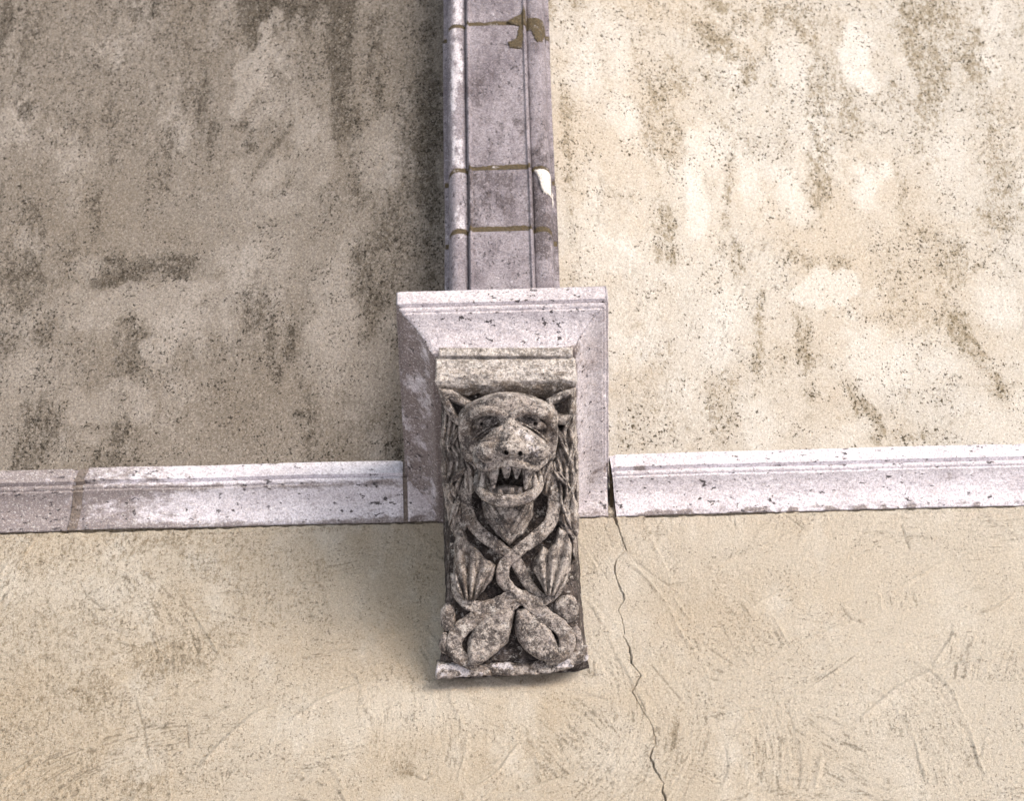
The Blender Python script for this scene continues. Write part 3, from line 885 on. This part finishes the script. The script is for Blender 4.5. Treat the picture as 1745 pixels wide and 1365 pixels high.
# ---- tapering block behind the carving
def build_block():
    ys = np.arange(596, 1133, 2.2)
    xL = np.interp(ys, [600, 660, 760, 900, 1000, 1080, 1125, 1158], [746, 752, 760, 767, 763, 756, 749, 744])
    xR = np.interp(ys, [600, 700, 900, 1000, 1080, 1125, 1158], [980, 979, 978, 983, 989, 998, 1001])
    nfx = 118; nb = 40
    rows = []
    for y, a, b in zip(ys, xL, xR):
        yy = y
        fr = np.linspace(0, 1, nfx)
        xf = a + (b - a) * fr
        ysk = yy - np.clip((yy - 1090) / 60, 0, 1) * (fr ** 1.6) * 26 + 2 * np.sin(fr * 9) * np.clip((yy - 1120) / 30, 0, 1)
        w = wb(ysk) + 0 * xf
        w = w - 5 * np.exp(-((fr) / .03) ** 2) - 5 * np.exp(-((1 - fr) / .03) ** 2)
        front = np.stack([xf, ysk, w], 1)
        F = to_world(front)
        # back edges on the wall
        def side(p, xb, rev):
            t = np.linspace(0, 1, nb)[1:]
            q = np.array([xb, .02, p[2]])
            r = p[None] * (1 - t[:, None]) + q[None] * t[:, None]
            return r[::-1] if rev else r
        zl = F[0][2]
        bl = np.interp(zl, [-.62, -.3, 0], [-.170, -.158, -.160]); brr = np.interp(F[-1][2], [-.62, -.3, 0], [.190, .174, .166])
        rows.append(np.vstack([side(F[0], bl, True), F, side(F[-1], brr, False)]))
    G = np.array(rows)
    nr, m = G.shape[:2]
    # noise along local normal
    du = np.gradient(G, axis=1); dv = np.gradient(G, axis=0)
    N = np.cross(du, dv); N /= np.linalg.norm(N, axis=2, keepdims=True) + 1e-9
    X, Y, Z = G[..., 0], G[..., 1], G[..., 2]
    nz = .0035 * f3(X * 20, Y * 20, Z * 20, 2, 4) + .0016 * f3(X * 110, Y * 110, Z * 110, 5, 3)
    sgn = 1 if N[nr // 2, m // 2, 1] < 0 else -1
    G = G + N * sgn * nz[..., None]
    V = G.reshape(-1, 3)
    Q = grid_faces(nr, m, sgn < 0)
    # underside lid of the foot
    base = (nr - 1) * m
    lidv = G[-1].copy(); lidv[:, 1] = .02
    k = len(V); V = np.vstack([V, lidv])
    L = [[base + j, base + j + 1, k + j + 1, k + j] for j in range(m - 1)]
    Q = np.vstack([Q, L])
    d = np.clip(.5 + .4 * f3(V[:, 0] * 15, V[:, 1] * 15, V[:, 2] * 15, 8, 3), 0, 1) * .8
    foot = sstep(-.47, -.53, V[:, 2]) * sstep(.1, -.1, f3(V[:, 0] * 25, V[:, 1] * 25, V[:, 2] * 25, 9, 2) - .1)
    d = d * (1 - foot)
    return mesh_np('block', V, Q, M_BLOCK, corb, attrs={'dirt_shade': d})


build_block()


def dn(scale=40., amt=1.0, seed=3):
    return lambda P: np.clip(amt * sstep(-.2, .35, f3(P[:, 0] / scale, P[:, 1] / scale, P[:, 2] / scale, seed, 3)), 0, 1)


# ---- cap moulding under the impost
v = Vol((732, 590, -150), (994, 692, -40), 1.7)
h = np.interp(v.Y, [594, 600, 606, 608, 610, 613, 636, 648, 656, 664, 674, 684], [-84, -80, -79, -87, -86, -76, -60, -58, -61, -67, -76, -90])
xl = np.interp(v.Y, [594, 607, 610, 650, 676], [746, 745, 741, 741, 752]); xr = np.interp(v.Y, [594, 607, 610, 650, 676], [977, 978, 981, 985, 975])
f = np.maximum((v.Z - h) * .75, np.maximum(xl - v.X, v.X - xr))
f = smax(f, (v.Y - 679) * .8 - 5 * f2(v.X / 22, v.X * 0, 9, 3) - 3 * np.sin((v.X - 860) / 30), 4)
v.f = f + 2.6 * f3(v.X / 30, v.Y / 9, v.Z / 14, 3, 3) + 1.6 * f3(v.X / 7, v.Y / 6, v.Z / 7, 4, 2)
v.cut(v.ell((958, 606, -66), (34, 8, 14), 14), 3)
v.mesh('cap_moulding', M_CAP, corb, lambda P: np.clip(.4 * dn(30, .8, 7)(P) + .8 * sstep(644, 664, P[:, 1]) * sstep(-.4, .3, n2(P[:, 0] / 25, P[:, 1] / 40, 3)), 0, 1))  # mottled, darker towards the lower edge

# ---- head
v = Vol((768, 656, -110), (964, 874, 104), 1.45)
v.f = v.ell((866, 741, -52), (85, 72, 80))
v.add(v.ell((866, 712, -34), (84, 41, 60)), 10)
v.add(v.ell((866, 806, -48), (50, 44, 54)), 10)
v.add(v.ell((800, 768, -40), (14, 22, 26)), 8)
v.add(v.ell((935, 768, -40), (13, 22, 26)), 8)
# forehead swelling and centre bridge
v.add(v.ell((866, 694, 2), (46, 22, 24)), 14)
# socket hollows
v.cut(v.ell((822, 733, 28), (34, 26, 40), -24), 3)
v.cut(v.ell((913, 733, 28), (32, 26, 40), 24), 3)
# raised brow rims
v.add(v.tube([(858, 708, 36), (840, 700, 34), (815, 703, 22), (795, 715, 0), (788, 738, -12), (792, 762, -18)], [7, 8.5, 8.5, 8, 7, 6]), 4)
v.add(v.tube([(874, 708, 36), (895, 699, 33), (920, 704, 21), (938, 716, 0), (945, 740, -12), (942, 766, -18)], [7, 8.5, 8.5, 8, 7, 6]), 4)
# muzzle
v.add(v.ell((872, 773, 14), (62, 22, 60)), 5)
v.add(v.cap((866, 706, 20), (872, 750, 50), 10, 20), 5)
v.add(v.cap((862, 722, 30), (836, 764, 46), 8, 22), 5)
v.add(v.cap((876, 722, 30), (908, 764, 44), 8, 23), 5)
v.add(v.cap((876, 728, 44), (912, 762, 50), 9, 13), 4)
v.add(v.ell((833, 769, 54), (22, 19, 20), 10), 3)
v.add(v.ell((911, 770, 52), (26, 18, 20), -8), 4)
v.add(v.ell((873, 763, 68), (28, 13, 17)), 4)
v.cut(v.tube([(857, 712, 34), (852, 722, 34), (846, 732, 34)], [5, 6, 4]), 3)
v.cut(v.tube([(879, 712, 34), (886, 722, 34), (893, 732, 34)], [5, 6, 4]), 3)
v.cut(v.ell((806, 826, -20), (22, 40, 60)), 4)
v.cut(v.ell((932, 826, -20), (20, 42, 60)), 4)
# lids and eyeballs
for cx, sg in ((833, 1), (903, -1)):
    v.add(v.ell((cx, 720, 10), (25, 10, 11), -18 * sg), 2)
    for r_, o_ in ((2.2, 2), (1.9, 9)):
        v.add(v.tube([(cx + sg * (16 - o_ * .2), 718 + o_ * 1.1, 26 - o_ * .6), (cx - sg * 2, 727 + o_ * .9, 24 - o_ * .8), (cx - sg * 18, 738 + o_ * .9, 12 - o_), (cx - sg * 30, 752 + o_ * .6, 0 - o_ * .7)], r_), 3)
    v.add(v.tube([(cx + sg * 22, 714, 22), (cx + sg * 4, 709, 22), (cx - sg * 14, 716, 17), (cx - sg * 26, 728, 8)], 2.0), 3)
v.cut(v.cap((820, 723, 44), (822, 722, 6), 2.6), 1.2)
v.cut(v.cap((914, 723, 44), (912, 722, 6), 2.8), 1.2)
# upper lip rim
v.add(v.tube([(812, 766, 18), (815, 787, 34), (831, 796, 50), (850, 790, 60), (868, 786, 65), (890, 790, 62), (908, 797, 52), (924, 788, 34), (937, 775, 12)], [6, 8, 8, 7, 8, 7.5, 7, 6, 4]), 3)
v.cut(v.tube([(852, 760, 72), (843, 752, 66), (831, 750, 62), (819, 756, 56), (814, 770, 48), (819, 783, 48)], 3.2), 2)
v.cut(v.tube([(892, 779, 72), (910, 785, 66), (926, 780, 54), (937, 768, 34)], 2.6), 2)
v.cut(v.tube([(800, 780, -10), (812, 788, 2), (816, 800, 4)], 5), 3)
v.cut(v.cap((862, 771, 96), (864, 770, 60), 4.2), 1.0)
v.cut(v.cap((887, 772, 96), (886, 771, 60), 4.4), 1.0)
# open mouth
v.cut(v.ell((868, 819, 34), (49, 27, 62)), 3)
v.cut(v.ell((868, 815, -24), (34, 20, 44)), 3)
v.f = np.maximum(v.f, -(v.ell((866, 862, 20), (60, 18, 90))))
v.weather(1.0, 4)


def head_crust_shade(P):  # black crust, with shade of sockets, brows and mouth painted in
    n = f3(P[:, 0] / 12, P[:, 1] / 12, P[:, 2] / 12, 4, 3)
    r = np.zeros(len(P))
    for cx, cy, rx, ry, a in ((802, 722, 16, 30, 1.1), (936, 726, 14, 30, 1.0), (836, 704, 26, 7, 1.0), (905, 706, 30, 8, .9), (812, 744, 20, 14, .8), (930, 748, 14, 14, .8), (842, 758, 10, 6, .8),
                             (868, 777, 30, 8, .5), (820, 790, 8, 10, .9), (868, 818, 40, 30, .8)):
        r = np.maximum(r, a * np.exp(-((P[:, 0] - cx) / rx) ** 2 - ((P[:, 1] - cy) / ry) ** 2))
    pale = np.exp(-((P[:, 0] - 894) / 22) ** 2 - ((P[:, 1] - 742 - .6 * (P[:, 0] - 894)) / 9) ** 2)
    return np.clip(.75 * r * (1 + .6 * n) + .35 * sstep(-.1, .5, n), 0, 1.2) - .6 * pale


hd = v.mesh('head', M_CARVE, corb, head_crust_shade)

# lower jaw
v = Vol((800, 792, -60), (934, 872, 62), 1.45)
v.f = v.tube([(819, 800, -2), (813, 815, 8), (816, 832, 26), (834, 846, 44), (866, 853, 52), (899, 846, 44), (917, 831, 26), (920, 812, 8), (914, 800, -2)], [5, 5, 7.5, 9.5, 11, 9.5, 7.5, 5, 5])
v.add(v.ell((866, 849, 0), (46, 12, 46)), 6)
v.add(v.ell((866, 834, 10), (22, 8, 22)), 4)
v.cut(v.tube([(824, 826, 44), (843, 840, 55), (866, 845, 62), (890, 840, 55), (908, 826, 44)], 4), 3)
v.weather(.9, 9)
v.mesh('lower_jaw', M_CARVE, hd, dn(30, .4, 12))

# teeth
def tooth(a, b, ra, rb, seed):
    lo = np.minimum(a, b) - 16; hi = np.maximum(a, b) + 16
    v = Vol(lo, hi, 1.3)
    v.f = v.cap(a, b, ra, rb)
    v.weather(.7, seed)
    v.mesh('tooth', M_CARVE, hd, dn(25, .35, seed))


for i, (a, b, ra, rb) in enumerate([((842, 796, 44), (841, 829, 42), 11, 3.2), ((863, 795, 48), (863, 810, 46), 9.5, 5.5), ((881, 795, 48), (880, 813, 46), 8.6, 3.4), ((900, 796, 44), (896, 830, 42), 11.5, 3.4),
                                   ((913, 834, 26), (909, 803, 30), 7, 3.2), ((821, 834, 26), (823, 805, 28), 6.5, 3.2), ((838, 842, 32), (837, 833, 31), 5.5, 3.4), ((853, 846, 38), (852, 835, 37), 6, 4),
                                   ((870, 847, 40), (871, 834, 39), 7, 5), ((886, 843, 36), (886, 832, 34), 5.5, 4), ((826, 800, 20), (829, 818, 22), 5, 3)]):
    tooth(np.array(a, float), np.array(b, float), ra, rb, 30 + i)

# ears
def ear(P, inner, hollow, seed, tipw):
    P = np.array(P, float)
    lo = [P[:, 0].min() - 8, P[:, 1].min() - 8, -110]; hi = [P[:, 0].max() + 8, P[:, 1].max() + 8, 10]
    v = Vol(lo, hi, 1.45)
    d = poly_sd(v.X[:, :, 0], v.Y[:, :, 0], P)[..., None]
    di = poly_sd(v.X[:, :, 0], v.Y[:, :, 0], np.array(inner, float))[..., None]
    h = tipw + 0 * d
    top = h - 7 * sstep(-6, 0, d) - 26 * sstep(1, -7, di)
    v.f = smax(np.maximum(d, -1e3) + 0 * v.Z, (v.Z - top) * .7, 3)
    v.weather(.9, seed)
    v.mesh('ear', M_CARVE, hd, dn(20, .8, seed))


ear([(744, 660), (768, 664), (802, 684), (812, 704), (798, 732), (774, 724), (758, 700)], [(762, 678), (797, 694), (793, 716), (776, 710)], None, 51, -40)
ear([(982, 660), (960, 666), (932, 680), (926, 698), (944, 724), (964, 724), (983, 704)], [(974, 671), (941, 688), (948, 710), (972, 708)], None, 52, -38)

# ---- relief leaves and tendrils
def relief(name, poly, hfun, seed, mat=M_CARVE, soft=7.0, low=-30.0, amp=1.0, dirt_shade=None, parent=corb, step=1.6, cuts=()):
    P = np.array(poly, float)
    wlo = float(wb(P[:, 1].min())) + low; whi = float(wb(P[:, 1].max())) + 60
    v = Vol((P[:, 0].min() - 6, P[:, 1].min() - 6, wlo), (P[:, 0].max() + 6, P[:, 1].max() + 6, whi), step)
    X, Y = v.X[:, :, 0], v.Y[:, :, 0]
    d = poly_sd(X, Y, P) + 1.2 * f2(X / 9, Y / 9, seed, 2)
    top = wb(Y) + hfun(X, Y, d)
    dome = np.sqrt(np.clip(1 - np.clip(1 + d / soft, 0, 1) ** 2, 0, 1))
    top = wb(Y) + (top - wb(Y)) * (.35 + .65 * dome)
    v.f = smax(d[..., None] + 0 * v.Z, (v.Z - top[..., None]) * .7, 2.5)
    for c in cuts: v.cut(v.tube(*c), 2)
    v.weather(amp, seed)
    return v.mesh(name, mat, parent, dirt_shade or dn(30, .6, seed))


# hanging locks beside the head and neck
def strands(x0, slope, per, h0, amp):
    return lambda X, Y, d: h0 + amp * (1 + .6 * f2(X / 16, Y / 30, 5, 2)) * np.abs(np.sin((X - x0 - slope * (Y - 780) + 13 * f2(X / 60, Y / 42, 3, 2)) / per * PI))


relief('foliage', [(757, 700), (772, 704), (782, 730), (786, 770), (800, 800), (792, 820), (786, 850), (796, 900), (780, 925), (768, 905), (757, 860), (752, 800), (750, 740)], strands(760, -.10, 11, 14, 12), 61, amp=1.6)
relief('foliage', [(980, 704), (968, 712), (952, 735), (948, 775), (940, 800), (950, 830), (948, 870), (954, 900), (972, 940), (983, 960), (986, 900), (987, 820), (984, 740)], strands(968, .08, 11, 16, 12), 62, amp=1.6)
relief('foliage', [(790, 785), (826, 790), (816, 815), (812, 835), (800, 850), (788, 830)], strands(800, .4, 9, 24, 9), 63, amp=1.4)
relief('foliage', [(916, 790), (940, 782), (952, 820), (944, 850), (926, 845), (922, 815)], strands(930, -.2, 9, 24, 9), 64, amp=1.4)
def almond(x0, y0, x1, y1, wd, h, seed, per=7.5):
    a = np.array([x0, y0], float); b = np.array([x1, y1], float); d = b - a; L = np.hypot(*d); n = np.array([-d[1], d[0]]) / L
    t = np.linspace(0, 1, 9)
    up = [a + d * q + n * wd * math.sin(PI * q ** .8) for q in t]
    dn_ = [a + d * q - n * wd * .8 * math.sin(PI * q ** .9) for q in t[::-1][1:-1]]
    P = np.array(up + dn_)
    relief('foliage', P, lambda X, Y, dd: h + 7 * np.abs(np.sin(((X - a[0]) * n[0] + (Y - a[1]) * n[1]) / per * PI + .5)), seed, amp=1.3, soft=5)


for q in [(786, 722, 758, 772, 9, 24, 101), (752, 738, 764, 800, 7, 20, 102), (798, 796, 760, 828, 9, 28, 103), (752, 806, 786, 862, 9, 22, 104), (786, 838, 764, 900, 8, 24, 105),
          (950, 728, 972, 782, 9, 26, 106), (984, 742, 966, 806, 8, 22, 107), (942, 800, 976, 836, 9, 28, 108), (984, 822, 956, 872, 9, 24, 109), (956, 846, 976, 906, 8, 26, 110)]:
    almond(*q)

# collar leaf under the jaw
relief('collar_leaf', [(818, 850), (842, 858), (866, 862), (890, 859), (910, 850), (908, 880), (892, 912), (868, 932), (845, 912), (826, 884)],
       lambda X, Y, d: 30 + 5 * np.abs(np.sin((np.abs(X - 867) + (Y - 860) * .62) / 12.5 * PI)) - .12 * (Y - 860), 65, soft=8)
# pair of large veined leaves
def vein(cx, cy, per, h0, amp, a0=0):
    return lambda X, Y, d: h0 + amp * np.abs(np.sin((np.arctan2(X - cx, cy - Y) + a0) / per * PI)) + .06 * np.abs(X - cx)


relief('leaf', [(781, 893), (790, 905), (800, 928), (812, 936), (822, 950), (846, 966), (838, 990), (822, 1012), (808, 1026), (790, 1026), (777, 1008), (772, 978), (773, 930)],
       vein(800, 1045, .25, 20, 15, .05), 66, soft=9, dirt_shade=dn(18, .9, 3))
relief('leaf', [(952, 898), (946, 925), (934, 938), (926, 933), (910, 955), (908, 972), (920, 995), (931, 1018), (948, 1018), (964, 998), (974, 970), (976, 930), (966, 905)],
       vein(934, 1037, .25, 23, 15, .02), 67, soft=9, dirt_shade=dn(22, .3, 3))


def tendril(pts, rad, seed, name='tendril', flat=5.0, low=0):
    P = [(a, b, float(wb(b)) + c) for a, b, c in pts]
    A = np.array(P); R = (max(rad) if hasattr(rad, '__len__') else rad) + 10
    v = Vol(A.min(0) - R, A.max(0) + R, 1.6)
    v.f = v.tube(P, rad)
    cm = float(np.mean([q[2] for q in pts]))
    v.f = smax(v.f, (v.Z - wb(v.Y) - cm - flat) * .9, 3)
    v.weather(1.1, seed)
    return v.mesh(name, M_CARVE, corb, dn(32, .6, seed))


tendril([(806, 812, 22), (794, 842, 20), (796, 872, 20), (806, 896, 20), (832, 920, 20), (862, 942, 22), (880, 960, 16), (893, 985, 12), (908, 1006, 12), (928, 1020, 14), (948, 1012, 12), (964, 990, 8)], [9, 10, 10.5, 11, 11, 11, 11, 10, 9, 8, 7, 5], 71)
tendril([(936, 806, 22), (944, 842, 20), (944, 872, 20), (936, 896, 22), (910, 920, 24), (880, 942, 30), (860, 962, 28), (856, 985, 22), (868, 1004, 18), (884, 1014, 18)], [9, 11, 12, 12, 12, 11.5, 11, 11, 10, 9], 72)
# stems under the leaves that meet in the middle
tendril([(773, 985, 10), (779, 1012, 14), (796, 1030, 16), (825, 1036, 18), (856, 1026, 20), (882, 1014, 24), (905, 1030, 20), (931, 1052, 20), (958, 1073, 18), (967, 1094, 16), (958, 1113, 14), (938, 1124, 12)], [5, 8, 10.5, 12, 12, 12, 13.5, 14, 14, 14, 13, 11], 73)
tendril([(940, 1018, 14), (918, 1028, 18), (896, 1022, 20), (880, 1022, 22), (862, 1036, 18), (822, 1050, 18), (787, 1071, 16), (773, 1096, 14), (782, 1118, 12), (804, 1130, 12)], [8, 10, 11.5, 13, 14, 14, 14, 14, 13, 12], 74)
# two big smooth lobes
relief('lobe', [(868, 1036), (877, 1044), (873, 1070), (866, 1094), (846, 1114), (820, 1132), (800, 1134), (796, 1112), (798, 1088), (808, 1070), (826, 1052), (846, 1040)], lambda X, Y, d: 31 + 0 * X, 75, soft=8, amp=1.3, dirt_shade=dn(14, .3, 3))
relief('lobe', [(880, 1040), (896, 1038), (920, 1056), (940, 1076), (950, 1098), (954, 1116), (938, 1128), (920, 1125), (898, 1112), (882, 1092), (876, 1066)], lambda X, Y, d: 31 + 0 * X, 76, soft=8, amp=1.3, dirt_shade=dn(14, .3, 5))


# rosettes at the edges
def rosette(cx, cy, rx, ry, seed):
    w = float(wb(cy))
    v = Vol((cx - rx - 8, cy - ry - 8, w - 24), (cx + rx + 8, cy + ry + 8, w + 40), 1.5)
    v.f = v.ell((cx, cy, w + 2), (rx, ry, 17))
    v.cut(v.tube([(cx - rx * .45, cy, w + 19), (cx, cy - ry * .5, w + 20), (cx + rx * .5, cy, w + 19), (cx + rx * .1, cy + ry * .45, w + 20), (cx - rx * .1, cy, w + 20)], 2.6), 2.5)
    v.weather(1.2, seed)
    v.mesh('rosette', M_CARVE, corb, dn(20, .4, seed))


rosette(966, 1040, 21, 24, 81)
rosette(763, 1054, 14, 24, 82)
rosette(758, 1098, 10, 18, 83)
relief('fillet', [(960, 1090), (982, 1062), (990, 1080), (994, 1112), (975, 1116), (966, 1108)], lambda X, Y, d: 7 + 0 * X, 84, amp=1.5)
# rough broken foot
v = Vol((738, 1100, -40), (1010, 1168, 34), 1.7)
bot = np.interp(v.X, [740, 780, 826, 900, 945, 975, 1003], [1157, 1154, 1152, 1150, 1145, 1137, 1125])
topl = bot - np.interp(v.X, [740, 800, 870, 940, 1003], [30, 18, 20, 20, 26])
v.f = smax(smax(smax((v.Y - bot), (topl - v.Y) * .8, 3), (v.Z - wb(v.Y) - 9) * .8, 5), np.maximum(744 - v.X, v.X - 1001), 3)
v.weather(2.2, 90)
v.mesh('foot_ledge', M_CARVE, corb, lambda P: dn(22, .9, 90)(P) - .8 * sstep(-.05, .3, f3(P[:, 0] / 24, P[:, 1] / 14, P[:, 2] / 24, 93, 2)))
